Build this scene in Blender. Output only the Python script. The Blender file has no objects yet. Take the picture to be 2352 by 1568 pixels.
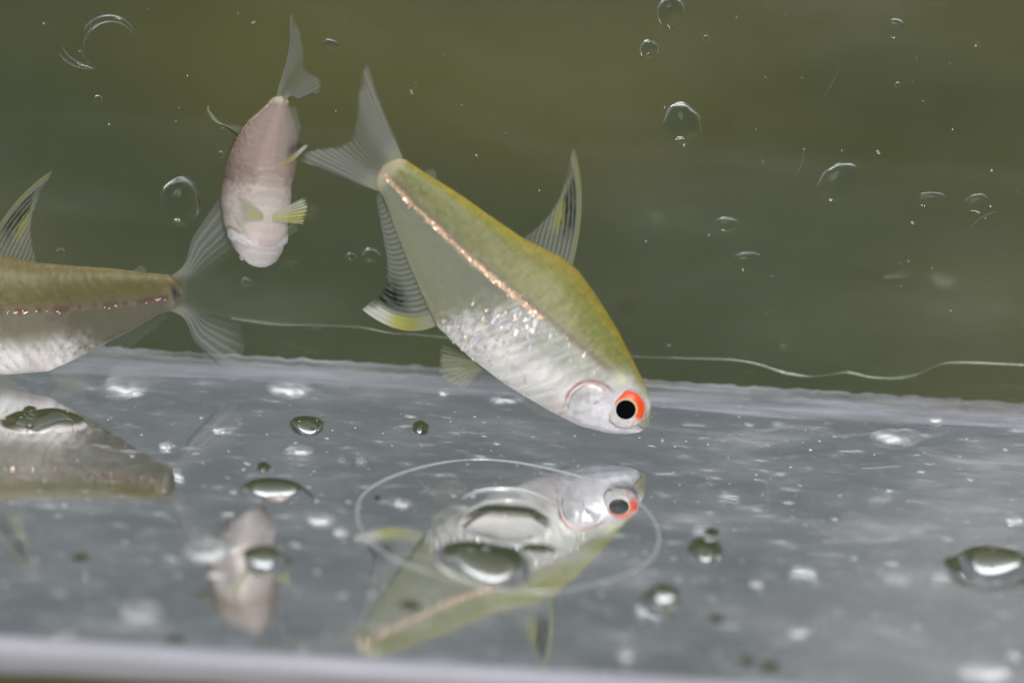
import bpy, math, random
import numpy as np
from mathutils import Vector, Matrix

random.seed(7)
rng = np.random.default_rng(11)
MM = 0.001
scene = bpy.context.scene
COL = scene.collection

# ------------------------------------------------------------------ camera
PITCH, ROLL, DIST, LENS = math.radians(25), math.radians(3.5), 0.55, 198.0
VIEW = Vector((0, math.cos(PITCH), -math.sin(PITCH)))
UP0 = Vector((0, math.sin(PITCH), math.cos(PITCH)))
RIGHT0 = Vector((1, 0, 0))
RIGHT = RIGHT0 * math.cos(ROLL) + UP0 * math.sin(ROLL)
UP = UP0 * math.cos(ROLL) - RIGHT0 * math.sin(ROLL)
CAMPOS = Vector((0, 0, 0.008)) - VIEW * DIST
cam_data = bpy.data.cameras.new('camera')
cam = bpy.data.objects.new('camera', cam_data)
COL.objects.link(cam)
cam.matrix_world = Matrix((
    (RIGHT.x, UP.x, -VIEW.x, CAMPOS.x),
    (RIGHT.y, UP.y, -VIEW.y, CAMPOS.y),
    (RIGHT.z, UP.z, -VIEW.z, CAMPOS.z),
    (0, 0, 0, 1)))
cam_data.lens = LENS
cam_data.sensor_width = 36
cam_data.clip_start = 0.01
cam_data.clip_end = 100
cam_data.dof.use_dof = True
cam_data.dof.focus_distance = 0.549
cam_data.dof.aperture_fstop = 11.0
scene.camera = cam

# ------------------------------------------------------------------ light
world = bpy.data.worlds.new('World')
scene.world = world
world.use_nodes = True
bg = world.node_tree.nodes['Background']
bg.inputs[0].default_value = (0.93, 1.0, 1.08, 1)
bg.inputs[1].default_value = 0.19

def area(name, loc, target, size, power, color=(1, 1, 1)):
    d = bpy.data.lights.new(name, 'AREA')
    d.shape = 'DISK'
    d.size = size
    d.energy = power
    d.color = color
    o = bpy.data.objects.new(name, d)
    COL.objects.link(o)
    o.location = loc
    o.rotation_euler = (Vector(target) - Vector(loc)).to_track_quat('-Z', 'Y').to_euler()
    return o
area('key_lamp', (0.22, -0.80, 0.55), (0, 0, 0.01), 0.34, 6.2, (1, 0.97, 0.93))
area('top_lamp', (-0.05, 0.10, 0.9), (0, 0, 0.0), 1.30, 6.8, (0.95, 0.98, 1.0))

vs = scene.view_settings
vs.view_transform = 'Standard'
vs.look = 'None'
vs.exposure = 0
vs.gamma = 1
vs.use_curve_mapping = False
cy = scene.cycles
cy.use_denoising = True
cy.denoising_input_passes = 'RGB'
cy.max_bounces = 8
cy.use_adaptive_sampling = True
cy.adaptive_threshold = 0.015
cy.transparent_max_bounces = 32
cy.transmission_bounces = 6
cy.glossy_bounces = 4
cy.sample_clamp_indirect = 3
cy.caustics_refractive = False
cy.caustics_reflective = True

# ------------------------------------------------------------------ unprojection (picture units 2352 x 1568)
PXM = 36.0 / 2352
def ray(px, py):
    x = (px - 1176) * PXM / LENS
    y = -(py - 784) * PXM / LENS
    return (VIEW + RIGHT * x + UP * y).normalized()
def hit(px, py, point, normal):
    d = ray(px, py)
    n = Vector(normal)
    t = (Vector(point) - CAMPOS).dot(n) / d.dot(n)
    return CAMPOS + d * t
def on_floor(px, py, z=0.0):
    return hit(px, py, (0, 0, z), (0, 0, 1))
def at_depth(px, py, y):
    return hit(px, py, (0, y, 0), (0, 1, 0))

# ------------------------------------------------------------------ node helpers
def new_mat(name):
    m = bpy.data.materials.new(name)
    m.use_nodes = True
    m.node_tree.nodes.clear()
    nt = m.node_tree
    out = nt.nodes.new('ShaderNodeOutputMaterial')
    return m, nt, out
def N(nt, kind, **kw):
    n = nt.nodes.new(kind)
    for k, v in kw.items():
        if k.startswith('i_'):
            key = k[2:]
            key = int(key) if key.isdigit() else key.replace('_', ' ')
            n.inputs[key].default_value = v
        else:
            setattr(n, k, v)
    return n
def L(nt, a, ai, b, bi):
    nt.links.new(a.outputs[ai], b.inputs[bi])
def ramp(nt, pts):
    r = nt.nodes.new('ShaderNodeValToRGB')
    el = r.color_ramp.elements
    while len(el) < len(pts):
        el.new(0.5)
    for e, (p, c) in zip(el, pts):
        e.position = p
        e.color = (c, c, c, 1) if not isinstance(c, tuple) else (*c, 1)
    return r
def srgb(r, g, b):
    f = lambda v: ((v / 255 + 0.055) / 1.055) ** 2.4 if v > 10 else v / 255 / 12.92
    return (f(r), f(g), f(b))

# ------------------------------------------------------------------ object helpers
def mesh_obj(name, verts, faces, mat=None, parent=None, smooth=True, cols=None, alpha=None, metal=None, mats=None, fmat=None):
    me = bpy.data.meshes.new(name)
    me.from_pydata([tuple(map(float, v)) for v in verts], [], [tuple(map(int, f)) for f in faces])
    if smooth:
        me.polygons.foreach_set('use_smooth', [True] * len(me.polygons))
    if cols is not None:
        a = me.color_attributes.new('Col', 'FLOAT_COLOR', 'POINT')
        c = np.ones((len(verts), 4), np.float32)
        c[:, :3] = cols
        a.data.foreach_set('color', c.ravel())
    for nm, arr in (('Alpha', alpha), ('Metal', metal)):
        if arr is not None:
            a = me.attributes.new(nm, 'FLOAT', 'POINT')
            a.data.foreach_set('value', np.asarray(arr, np.float32).ravel())
    for m in (mats or ([mat] if mat else [])):
        me.materials.append(m)
    if fmat is not None:
        me.polygons.foreach_set('material_index', fmat)
    me.update()
    o = bpy.data.objects.new(name, me)
    COL.objects.link(o)
    if parent:
        o.parent = parent
    return o
def tag(o, label=None, cat=None, group=None, kind=None):
    if label: o['label'] = label
    if cat: o['category'] = cat
    if group: o['group'] = group
    if kind: o['kind'] = kind
    return o
def empty(name, matrix=None):
    o = bpy.data.objects.new(name, None)
    o.empty_display_size = 0.005
    COL.objects.link(o)
    if matrix is not None:
        o.matrix_world = matrix
    return o
def box(name, lo, hi, mat, parent=None):
    (x0, y0, z0), (x1, y1, z1) = lo, hi
    v = [(x0, y0, z0), (x1, y0, z0), (x1, y1, z0), (x0, y1, z0), (x0, y0, z1), (x1, y0, z1), (x1, y1, z1), (x0, y1, z1)]
    f = [(0, 3, 2, 1), (4, 5, 6, 7), (0, 1, 5, 4), (1, 2, 6, 5), (2, 3, 7, 6), (3, 0, 4, 7)]
    return mesh_obj(name, v, f, mat, parent, smooth=False)
_TAB = {}
def vnoise(x, y, seed=0):
    """value noise on arrays, -1..1"""
    if seed not in _TAB:
        _TAB[seed] = np.random.default_rng(seed).uniform(-1, 1, (256, 256))
    tab = _TAB[seed]
    xi, yi = np.floor(x).astype(int), np.floor(y).astype(int)
    fx, fy = x - xi, y - yi
    fx, fy = fx * fx * (3 - 2 * fx), fy * fy * (3 - 2 * fy)
    g = lambda a, b: tab[a % 256, b % 256]
    return (g(xi, yi) * (1 - fx) + g(xi + 1, yi) * fx) * (1 - fy) + (g(xi, yi + 1) * (1 - fx) + g(xi + 1, yi + 1) * fx) * fy
def sstep(a, b, x):
    t = np.clip((x - a) / (b - a), 0, 1)
    return t * t * (3 - 2 * t)

# ------------------------------------------------------------------ ground far below and behind the tank
m_ground, nt, out = new_mat('ground_olive')
tc = N(nt, 'ShaderNodeTexCoord')
n1 = N(nt, 'ShaderNodeTexNoise', i_Scale=9.0, i_Detail=2.0)
L(nt, tc, 'Object', n1, 'Vector')
r1 = ramp(nt, [(0.36, (0.048, 0.060, 0.020)), (0.5, (0.073, 0.074, 0.017)), (0.66, (0.098, 0.095, 0.021))])
L(nt, n1, 'Fac', r1, 'Fac')
n2 = N(nt, 'ShaderNodeTexNoise', i_Scale=300.0, i_Detail=4.0)
L(nt, tc, 'Object', n2, 'Vector')
bsdf = N(nt, 'ShaderNodeBsdfPrincipled', i_Roughness=0.85)
L(nt, r1, 'Color', bsdf, 'Base Color')
bp = N(nt, 'ShaderNodeBump', i_Strength=0.4, i_Distance=0.002)
L(nt, n2, 'Fac', bp, 'Height'); L(nt, bp, 'Normal', bsdf, 'Normal')
L(nt, bsdf, 'BSDF', out, 'Surface')
GZ = -0.045
g = mesh_obj('ground', [(-12, -3, GZ), (12, -3, GZ), (12, 25, GZ), (-12, 25, GZ)], [(0, 1, 2, 3)], m_ground, smooth=False)
tag(g, kind='structure')

# ------------------------------------------------------------------ tank
FILLET_Z, FILLET_Y = 1.3 * MM, 3.4 * MM
YB = on_floor(1510, 874, FILLET_Z).y          # inner face of the back wall
YF = on_floor(800, 1508).y                    # inner face of the front wall
XW, ZTOP = 0.085, 0.075

# floor: the water side mirrors like total reflection; wetted spots let one see through
def mat_floor():
    m, nt, out = new_mat('acrylic_floor')
    tc = N(nt, 'ShaderNodeTexCoord')
    mp = N(nt, 'ShaderNodeMapping'); mp.inputs['Scale'].default_value = (60, 130, 1)
    L(nt, tc, 'Object', mp, 'Vector')
    na = N(nt, 'ShaderNodeTexNoise', i_Scale=1.0, i_Detail=6.0, i_Roughness=0.62)
    L(nt, mp, 'Vector', na, 'Vector')
    ra = ramp(nt, [(0.44, 0.0), (0.58, 0.12), (0.72, 0.45)])
    L(nt, na, 'Fac', ra, 'Fac')
    mp2 = N(nt, 'ShaderNodeMapping'); mp2.inputs['Scale'].default_value = (260, 620, 1); mp2.inputs['Rotation'].default_value = (0, 0, 0.12); mp2.inputs['Location'].default_value = (3.7, 2.45, 0)
    L(nt, tc, 'Object', mp2, 'Vector')
    nb = N(nt, 'ShaderNodeTexNoise', i_Scale=1.0, i_Detail=5.0, i_Roughness=0.6)
    L(nt, mp2, 'Vector', nb, 'Vector')
    rb = ramp(nt, [(0.53, 0.0), (0.62, 0.12), (0.70, 0.75)])
    L(nt, nb, 'Fac', rb, 'Fac')
    nc = N(nt, 'ShaderNodeTexNoise', i_Scale=26.0, i_Detail=2.0)
    L(nt, tc, 'Object', nc, 'Vector')
    rc = ramp(nt, [(0.38, 0.5), (0.62, 1.0)])
    L(nt, nc, 'Fac', rc, 'Fac')
    ad0 = N(nt, 'ShaderNodeMath', operation='ADD', use_clamp=True)
    L(nt, ra, 'Color', ad0, 0); L(nt, rb, 'Color', ad0, 1)
    ad = N(nt, 'ShaderNodeMath', operation='MULTIPLY', use_clamp=True)
    L(nt, ad0, 0, ad, 0); L(nt, rc, 'Color', ad, 1)
    gl = N(nt, 'ShaderNodeBsdfGlossy', i_Roughness=0.014)
    gl.inputs['Color'].default_value = (0.90, 0.92, 0.93, 1)
    bp = N(nt, 'ShaderNodeBump', i_Strength=0.05, i_Distance=0.0002)
    L(nt, nb, 'Fac', bp, 'Height'); L(nt, bp, 'Normal', gl, 'Normal')
    tr = N(nt, 'ShaderNodeBsdfTransparent')
    df = N(nt, 'ShaderNodeBsdfDiffuse'); df.inputs['Color'].default_value = (0.58, 0.59, 0.62, 1)
    mx = N(nt, 'ShaderNodeMixShader'); mx.inputs[0].default_value = 0.95
    L(nt, tr, 0, mx, 1); L(nt, gl, 0, mx, 2)
    mg = N(nt, 'ShaderNodeMixShader')
    L(nt, ad, 0, mg, 0); L(nt, mx, 0, mg, 1); L(nt, df, 0, mg, 2)
    at = N(nt, 'ShaderNodeAttribute', attribute_name='Alpha')
    mw = N(nt, 'ShaderNodeMixShader')
    L(nt, at, 'Fac', mw, 0); L(nt, mg, 0, mw, 1); L(nt, tr, 0, mw, 2)
    L(nt, mw, 0, out, 'Surface')
    return m
def mat_clear(name):
    m, nt, out = new_mat(name)
    tr = N(nt, 'ShaderNodeBsdfTransparent')
    L(nt, tr, 0, out, 'Surface')
    return m
m_clear = mat_clear('clear_acrylic')

def mat_pane():
    m, nt, out = new_mat('back_acrylic')
    tc = N(nt, 'ShaderNodeTexCoord')
    na = N(nt, 'ShaderNodeTexNoise', i_Scale=38.0, i_Detail=5.0, i_Roughness=0.6)
    L(nt, tc, 'Object', na, 'Vector')
    ra = ramp(nt, [(0.38, 0.0), (0.78, 0.06)])
    L(nt, na, 'Fac', ra, 'Fac')
    tr = N(nt, 'ShaderNodeBsdfTransparent'); tr.inputs[0].default_value = (0.96, 0.97, 0.95, 1)
    df = N(nt, 'ShaderNodeBsdfDiffuse'); df.inputs['Color'].default_value = (0.42, 0.43, 0.34, 1)
    gl = N(nt, 'ShaderNodeBsdfGlossy', i_Roughness=0.02)
    mx = N(nt, 'ShaderNodeMixShader')
    L(nt, ra, 'Color', mx, 0); L(nt, tr, 0, mx, 1); L(nt, df, 0, mx, 2)
    m2 = N(nt, 'ShaderNodeMixShader'); m2.inputs[0].default_value = 0.035
    L(nt, mx, 0, m2, 1); L(nt, gl, 0, m2, 2)
    L(nt, m2, 0, out, 'Surface')
    return m
def mat_frost(name, scale, lo, hi, col):
    m, nt, out = new_mat(name)
    tc = N(nt, 'ShaderNodeTexCoord')
    mp = N(nt, 'ShaderNodeMapping'); mp.inputs['Scale'].default_value = scale
    L(nt, tc, 'Object', mp, 'Vector')
    na = N(nt, 'ShaderNodeTexNoise', i_Scale=1.0, i_Detail=6.0, i_Roughness=0.6)
    L(nt, mp, 'Vector', na, 'Vector')
    ra = ramp(nt, [(0.3, lo), (0.7, hi)])
    L(nt, na, 'Fac', ra, 'Fac')
    df = N(nt, 'ShaderNodeBsdfPrincipled', i_Roughness=0.35)
    df.inputs['Base Color'].default_value = (*col, 1)
    bp = N(nt, 'ShaderNodeBump', i_Strength=0.5, i_Distance=0.0005)
    L(nt, na, 'Fac', bp, 'Height'); L(nt, bp, 'Normal', df, 'Normal')
    tr = N(nt, 'ShaderNodeBsdfTransparent')
    mx = N(nt, 'ShaderNodeMixShader')
    L(nt, ra, 'Color', mx, 0); L(nt, tr, 0, mx, 1); L(nt, df, 0, mx, 2)
    L(nt, mx, 0, out, 'Surface')
    return m
m_floor, m_pane = mat_floor(), mat_pane()
m_joint = mat_frost('frosted_joint', (70, 1100, 1100), 0.10, 0.85, (0.38, 0.37, 0.42))
m_rim = mat_frost('frosted_rim', (40, 200, 600), 0.62, 1.0, (0.50, 0.49, 0.55))

tank = empty('aquarium_tank', Matrix.Translation((0, (YB + YF) / 2, 0)))
tag(tank, 'clear acrylic photo tank with mirroring floor and frosted joints', 'aquarium')
def child_world(o):
    """keep an object built in world coordinates where it is under the tank"""
    o.parent = tank
    o.matrix_parent_inverse = tank.matrix_world.inverted()
    return o
bpy.context.view_layer.update()

# back wall, end walls, front wall, feet
TH = 3 * MM
child_world(box('back_wall', (-XW, YB, -0.4 * MM), (XW, YB + TH, ZTOP), m_pane)).data.materials.append(m_clear)
bw = bpy.data.objects['back_wall'].data
for p in bw.polygons:                                     # only the water side face carries the film of dirt
    p.material_index = 0 if p.normal.y < -0.5 else 1
child_world(box('front_wall', (-XW, YF - TH, 0.5 * MM), (XW, YF, ZTOP), m_clear))
child_world(box('end_wall', (-XW - TH, YF - TH, -0.4 * MM), (-XW, YB + TH, ZTOP), m_clear))
child_world(box('end_wall', (XW, YF - TH, -0.4 * MM), (XW + TH, YB + TH, ZTOP), m_clear))
for sx in (-1, 1):
    for yy in (YF + 0.003, YB - 0.003):
        x0 = sx * (XW - 0.004)
        child_world(box('foot', (x0 - 0.004, yy - 0.004, GZ), (x0 + 0.004, yy + 0.004, -0.5 * MM), m_rim))
# frosted front rim: rounded bar under the front wall
def rim_bar():
    nx = 160
    prof = []
    zt, zb, yc = 0.2 * MM, -2.75 * MM, YF - 1.2 * MM
    for k in range(16):
        a = 2 * math.pi * k / 16
        cy_, sz = math.cos(a), math.sin(a)
        prof.append((yc + 1.5 * MM * math.copysign(abs(cy_) ** 0.5, cy_), (zt + zb) / 2 + (zt - zb) / 2 * math.copysign(abs(sz) ** 0.5, sz)))
    v, f = [], []
    for i in range(nx + 1):
        x = -XW + 2 * XW * i / nx
        for (y, z) in prof:
            wob = 0.18 * MM * math.sin(i * 0.37) * math.sin(i * 0.11 + 1) if z < -2 * MM else 0
            v.append((x, y, z + wob))
    for i in range(nx):
        for k in range(16):
            a, b = i * 16 + k, i * 16 + (k + 1) % 16
            f.append((a, b, b + 16, a + 16))
    return mesh_obj('front_rim', v, f, m_rim)
child_world(rim_bar())
# frosted glue joint along the foot of the back wall
def joint():
    nx, nk = 420, 8
    v, f = [], []
    for i in range(nx + 1):
        x = -XW + 2 * XW * i / nx
        top = FILLET_Z * (1 + 0.10 * math.sin(i * .9) * math.sin(i * .23) + 0.05 * random.uniform(-1, 1))
        wid = FILLET_Y * (1 + 0.25 * math.sin(i * .05) * math.sin(i * .021 + 2))
        for k in range(nk + 1):
            a = k / nk
            bul = 0.35 * math.sin(math.pi * a)
            v.append((x, YB - 0.02 * MM - wid * (a - bul * 0.2), 0.02 * MM + top * ((1 - a) + bul * 0.35)))
    for i in range(nx):
        for k in range(nk):
            a = i * (nk + 1) + k
            f.append((a, a + 1, a + nk + 2, a + nk + 1))
    return mesh_obj('glue_joint', v, f, m_joint)
child_world(joint())

# ------------------------------------------------------------------ drops: positions traced, built as lenses on the panes
m_water, nt, out = new_mat('drop_water')
gls = N(nt, 'ShaderNodeBsdfGlass', i_Roughness=0.0, i_IOR=1.33)
L(nt, gls, 0, out, 'Surface')
def mat_bead(name, op, col):
    m, nt, out = new_mat(name)
    g1 = N(nt, 'ShaderNodeBsdfGlossy', i_Roughness=0.15); g1.inputs[0].default_value = (0.95, 0.95, 0.95, 1)
    d1 = N(nt, 'ShaderNodeBsdfDiffuse'); d1.inputs[0].default_value = (*col, 1)
    t1 = N(nt, 'ShaderNodeBsdfTransparent')
    a = N(nt, 'ShaderNodeMixShader'); a.inputs[0].default_value = 0.5
    L(nt, g1, 0, a, 1); L(nt, d1, 0, a, 2)
    b = N(nt, 'ShaderNodeMixShader'); b.inputs[0].default_value = op
    L(nt, t1, 0, b, 1); L(nt, a, 0, b, 2)
    L(nt, b, 0, out, 'Surface')
    return m
m_bead = mat_bead('water_bead', 0.50, (0.75, 0.77, 0.76))
m_ripple = mat_bead('ripple_reflection', 0.72, (0.80, 0.78, 0.74))
m_line = mat_bead('water_edge', 0.19, (0.55, 0.64, 0.50))

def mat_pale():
    m, nt, out = new_mat('drop_painted_glint')  # whitish coat whose alpha paints the highlights of clear drops
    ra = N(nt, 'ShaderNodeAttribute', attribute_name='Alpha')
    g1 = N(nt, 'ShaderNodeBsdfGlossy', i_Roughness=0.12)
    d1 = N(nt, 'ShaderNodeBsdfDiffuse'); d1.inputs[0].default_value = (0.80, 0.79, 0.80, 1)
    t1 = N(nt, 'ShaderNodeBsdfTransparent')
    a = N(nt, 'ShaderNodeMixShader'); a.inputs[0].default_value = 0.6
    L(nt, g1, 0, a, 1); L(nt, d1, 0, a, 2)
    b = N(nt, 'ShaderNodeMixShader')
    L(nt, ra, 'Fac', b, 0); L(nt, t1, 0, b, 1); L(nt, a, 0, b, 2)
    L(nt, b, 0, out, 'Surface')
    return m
m_pale = mat_pale()
PALE = {(288, 885), (665, 893), (685, 1035), (472, 1264), (325, 1405), (2060, 1006), (1160, 916), (2262, 1540), (2328, 1195), (1828, 1452), (737, 1195), (2005, 1218)}
WET = []     # (centre x, y, a, b, shape fn) on the floor
def lens_mesh(name, ax, ay, h, wob, seed, power=2.0):
    """the free face of a drop: a dome towards -z that closes onto the pane at z=0, irregular outline"""
    r = random.Random(seed)
    ks = [(k, r.uniform(-1, 1) * wob / (k - 0.5), r.uniform(0, 6.28)) for k in (2, 3, 4, 5, 7)]
    rad = lambda p: 1 + sum(a * math.cos(k * p + ph) for k, a, ph in ks)
    nphi, nr = 56, 12
    v, f = [(0, 0, -h), ], []
    for i in range(nphi):
        p = 2 * math.pi * i / nphi
        v.append((ax * rad(p) * math.cos(p), ay * rad(p) * math.sin(p), 0))
    prev = 1
    tilt = r.uniform(-.25, .25)
    for j in range(1, nr):
        q = 1 - j / nr
        hh = h * (1 - q ** power) ** 0.72
        start = len(v)
        for i in range(nphi):
            p = 2 * math.pi * i / nphi
            rr = q * rad(p)
            v.append((ax * rr * math.cos(p), ay * rr * math.sin(p), -hh * (1 + tilt * rr * math.cos(p))))
        for i in range(nphi):
            a, b = prev + i, prev + (i + 1) % nphi
            f.append((a, start + i, start + (i + 1) % nphi, b))
        prev = start
    for i in range(nphi):
        f.append((prev + i, 0, prev + (i + 1) % nphi))
    me_o = mesh_obj(name, v, f, m_water)
    return me_o, rad
PX = DIST * PXM / LENS          # metres per picture unit at the focus distance
SINP, COSP = math.sin(PITCH), math.cos(PITCH)
DROP_SEED = [100]
def floor_drop(px, py, w, h, label, rel=0.28, wob=0.10, power=2.0, rot=0.0, name='water_drop', group='water drops under the tank floor'):
    """w, h: size in the picture; the drop hangs under the floor pane"""
    DROP_SEED[0] += 1
    c = on_floor(px, py)
    s = (c - CAMPOS).length / DIST
    ax, ay = w * PX * s / 2, h * PX * s / 2 / SINP
    pale = (px, py) in PALE or (w < 60 and rel < .55)
    o, rad = lens_mesh(name, ax, ay, rel * min(ax, ay), wob * (2.4 if pale else 2.0), DROP_SEED[0], power)
    o.location = (c.x, c.y, -0.46 * MM)
    th = -math.radians(3.5) * 0 + rot
    o.rotation_euler = (0, 0, th)
    tag(o, label, 'water drop', group)
    if pale:                                              # drops on the upper side; lit rim and highlight painted as white
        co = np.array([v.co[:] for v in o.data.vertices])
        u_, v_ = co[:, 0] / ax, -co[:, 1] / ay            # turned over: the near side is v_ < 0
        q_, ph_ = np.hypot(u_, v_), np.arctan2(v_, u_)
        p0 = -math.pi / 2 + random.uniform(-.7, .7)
        lit_rim_ = np.exp(-((q_ - .72) / .20) ** 2) * np.clip(np.cos(ph_ - p0), 0, 1) ** 1.2
        glint_spot_ = np.exp(-(((u_ - random.uniform(-.5, .5)) / .30) ** 2 + ((v_ - random.uniform(-.2, .5)) / .22) ** 2))
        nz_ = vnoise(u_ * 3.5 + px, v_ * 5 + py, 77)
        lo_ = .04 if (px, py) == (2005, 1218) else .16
        al_ = np.clip((lo_ + .75 * lit_rim_ * (.3 + (lo_ > .1) * .7) + .5 * glint_spot_ * (lo_ > .1)) * (1 + .7 * nz_), 0, .95) * (1 - sstep(.85, 1.05, q_))
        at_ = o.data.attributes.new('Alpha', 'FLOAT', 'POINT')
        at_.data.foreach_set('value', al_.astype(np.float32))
        o.location.z = 0.02 * MM
        o.rotation_euler = (math.pi, 0, 0)
        o.data.materials[0] = m_pale
        return o
    WET.append((c.x, c.y, ax, ay, th, rad))
    return o
def wall_drop(px, py, w, h, label, rel=0.4, wob=0.12, power=2.0, rot=0.0, name='water_drop', group='water drops on the back wall'):
    DROP_SEED[0] += 1
    c = at_depth(px, py, YB + TH)
    s = (c - CAMPOS).length / DIST
    ax, az = w * PX * s / 2, h * PX * s / 2 / COSP
    o, rad = lens_mesh(name, ax, az, rel * min(ax, az), wob, DROP_SEED[0], power)
    # local -z (dome) -> +Y, local y -> +Z
    R = Matrix(((1, 0, 0), (0, 0, -1), (0, 1, 0))).to_4x4()
    o.matrix_world = Matrix.Translation((c.x, YB + TH + 0.03 * MM, c.z)) @ R @ Matrix.Rotation(rot, 4, 'Z')
    tag(o, label, 'water drop', group)
    return o

for a in [
    (288, 885, 125, 62, 'large bright drop on the floor below the left fish belly', .3, .12),
    (665, 893, 112, 40, 'white oval drop by the back joint right of the left tail', .3, .05),
    (705, 977, 88, 44, 'white cupped drop with green middle below the white oval drop', .45, .06),
    (100, 968, 190, 66, 'long drop with green crescent near the left picture edge', .35, .10),
    (685, 1035, 76, 26, 'thin flat drop just below the cupped green drop', .3, .12),
    (512, 990, 52, 18, 'narrow pale drop left of the cupped green drop', .3, .15),
    (383, 1026, 40, 22, 'small bright drop over the reflected left tail', .5, .15),
    (966, 982, 42, 32, 'round ring-like bubble drop below the silver belly', .6, .05),
    (605, 1072, 30, 24, 'tiny round bubble drop above the leaf-shaped drop', .6, .04),
    (635, 1131, 188, 58, 'leaf-shaped drop over the reflected snout of the pink fish', .3, .10),
    (737, 1195, 72, 26, 'bright drop with dark fleck right of the reflected pink snout', .4, .15),
    (472, 1264, 115, 56, 'pale lobed drop left of the reflected pink fish', .25, .14),
    (612, 1288, 125, 62, 'green and white drop across the reflected pink fish', .40, .12),
    (185, 1280, 40, 16, 'small twin-lit drop in the lower left of the floor', .55, .10),
    (497, 1320, 48, 14, 'small flat drop below the pale lobed drop', .3, .15),
    (325, 1405, 125, 50, 'pale curved smear of water in the lower left', .2, .18),
    (402, 1470, 48, 18, 'small twin-lit bead just behind the front rim', .6, .06),
    (942, 1390, 48, 20, 'small bright bead over the reflected tail of the central fish', .6, .06),
    (1112, 1295, 232, 108, 'large green lens-like drop inside the water ring', .42, .07),
    (1160, 1200, 218, 84, 'wide pale lens drop inside the ring on the reflected belly', .12, .05),
    (1620, 1262, 80, 56, 'round sparkling bubble drop right of the water ring', .7, .04),
    (1634, 1221, 36, 18, 'little bead sitting on top of the sparkling bubble drop', .6, .05),
    (1517, 1378, 112, 58, 'star-like bright drop below the right end of the ring', .35, .2),
    (2275, 1306, 235, 92, 'big olive drop with sparkling left end at the right edge', .30, .08),
    (2060, 1006, 130, 40, 'ragged white drop near the back joint on the right', .35, .18),
    (2148, 966, 46, 16, 'small bright drop behind the ragged white drop', .5, .10),
    (1645, 1420, 34, 18, 'small paired bead between ring and front on the right', .6, .06),
    (1440, 1502, 42, 30, 'blurred square-looking drop near the front right of the ring', .4, .12),
    (1712, 1518, 30, 22, 'left bead of the bead pair at the bottom right', .6, .06),
    (1766, 1531, 44, 26, 'right bead of the bead pair at the bottom right', .6, .06),
    (1828, 1452, 60, 22, 'faint drop above the bead pair at the bottom right', .3, .15),
    (2328, 1195, 52, 24, 'small drop above the big olive drop', .4, .15),
    (2262, 1540, 145, 52, 'pale crescent drop in the bottom right corner', .3, .12),
    (2328, 1505, 42, 16, 'bright bead above the pale crescent drop', .5, .10),
    (1160, 916, 96, 30, 'flat pale drop under the central fish belly by the joint', .3, .12),
    (1018, 902, 34, 20, 'bright bead under the anal fin by the back joint', .5, .08),
    (925, 1158, 44, 18, 'small drop in the upper left part of the ring', .4, .12),
    (866, 1143, 16, 12, 'tiny bright bead at the left end of the ring', .6, .05),
    (70, 940, 32, 18, 'small bead above the long green crescent drop', .6, .06),
    (2005, 1218, 175, 62, 'flat clear drop with ragged outline left of the big olive drop', .06, .14),
    (1236, 1260, 84, 24, 'dark narrow drop right of the green lens drop', .3, .08),
    (1740, 1340, 40, 20, 'small faint drop between the bubble drop and the flat clear drop', .3, .15),
    (785, 1222, 44, 22, 'small pale drop right of the dark-flecked drop', .4, .12),
]:
    floor_drop(*a[:5], rel=a[5], wob=a[6])
for a in [
    (1541, 30, 62, 78, 'tapering drop cut by the top edge of the picture', .42, .10),
    (1491, 113, 44, 44, 'round drop below the tapering top drop', .55, .03),
    (1567, 284, 84, 98, 'large irregular drop on the back wall right of the dorsal fin', .40, .12),
    (415, 463, 90, 112, 'large oval drop left of the pink fish', .40, .06),
    (758, 102, 38, 24, 'small flat drop above the pink fish tail', .45, .08),
    (1925, 420, 88, 92, 'sparkling ragged drop in the upper right of the back wall', .25, .2),
    (1668, 516, 56, 36, 'small dark-topped drop right of the dorsal fin', .35, .12),
    (1716, 600, 62, 46, 'drop with a bright fleck below the small dark-topped drop', .25, .18),
    (2068, 642, 86, 32, 'dark leaf-like drop low on the right of the back wall', .15, .10),
    (1802, 798, 32, 14, 'small bright drop just above the wavy water line', .4, .10),
    (507, 356, 14, 18, 'tiny bright bead at the left flank of the pink fish', .6, .05),
    (566, 648, 24, 20, 'bright bead below the snout of the pink fish', .6, .05),
    (2056, 66, 44, 44, 'faint round drop near the upper right corner', .2, .06),
    (140, 582, 18, 26, 'small bright drop over the back of the left fish', .5, .10),
    (852, 586, 40, 34, 'blurred bright drop behind the anal fin', .5, .10),
    (806, 590, 26, 18, 'small bright bead left of the drop behind the anal fin', .5, .10),
    (2140, 458, 74, 34, 'slanting faint drop right of the sparkling ragged drop', .2, .16),
    (2246, 468, 60, 44, 'second slanting faint drop nearest the right edge', .2, .16),
    (226, 230, 20, 22, 'small drop below the crescent-shaped water mark', .5, .06),
    (2062, 196, 14, 16, 'bright bead in the upper right of the back wall', .6, .05),
    (1622, 90, 16, 18, 'bright bead right of the round drop', .6, .05),
]:
    wall_drop(*a[:5], rel=a[5], wob=a[6])

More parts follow.
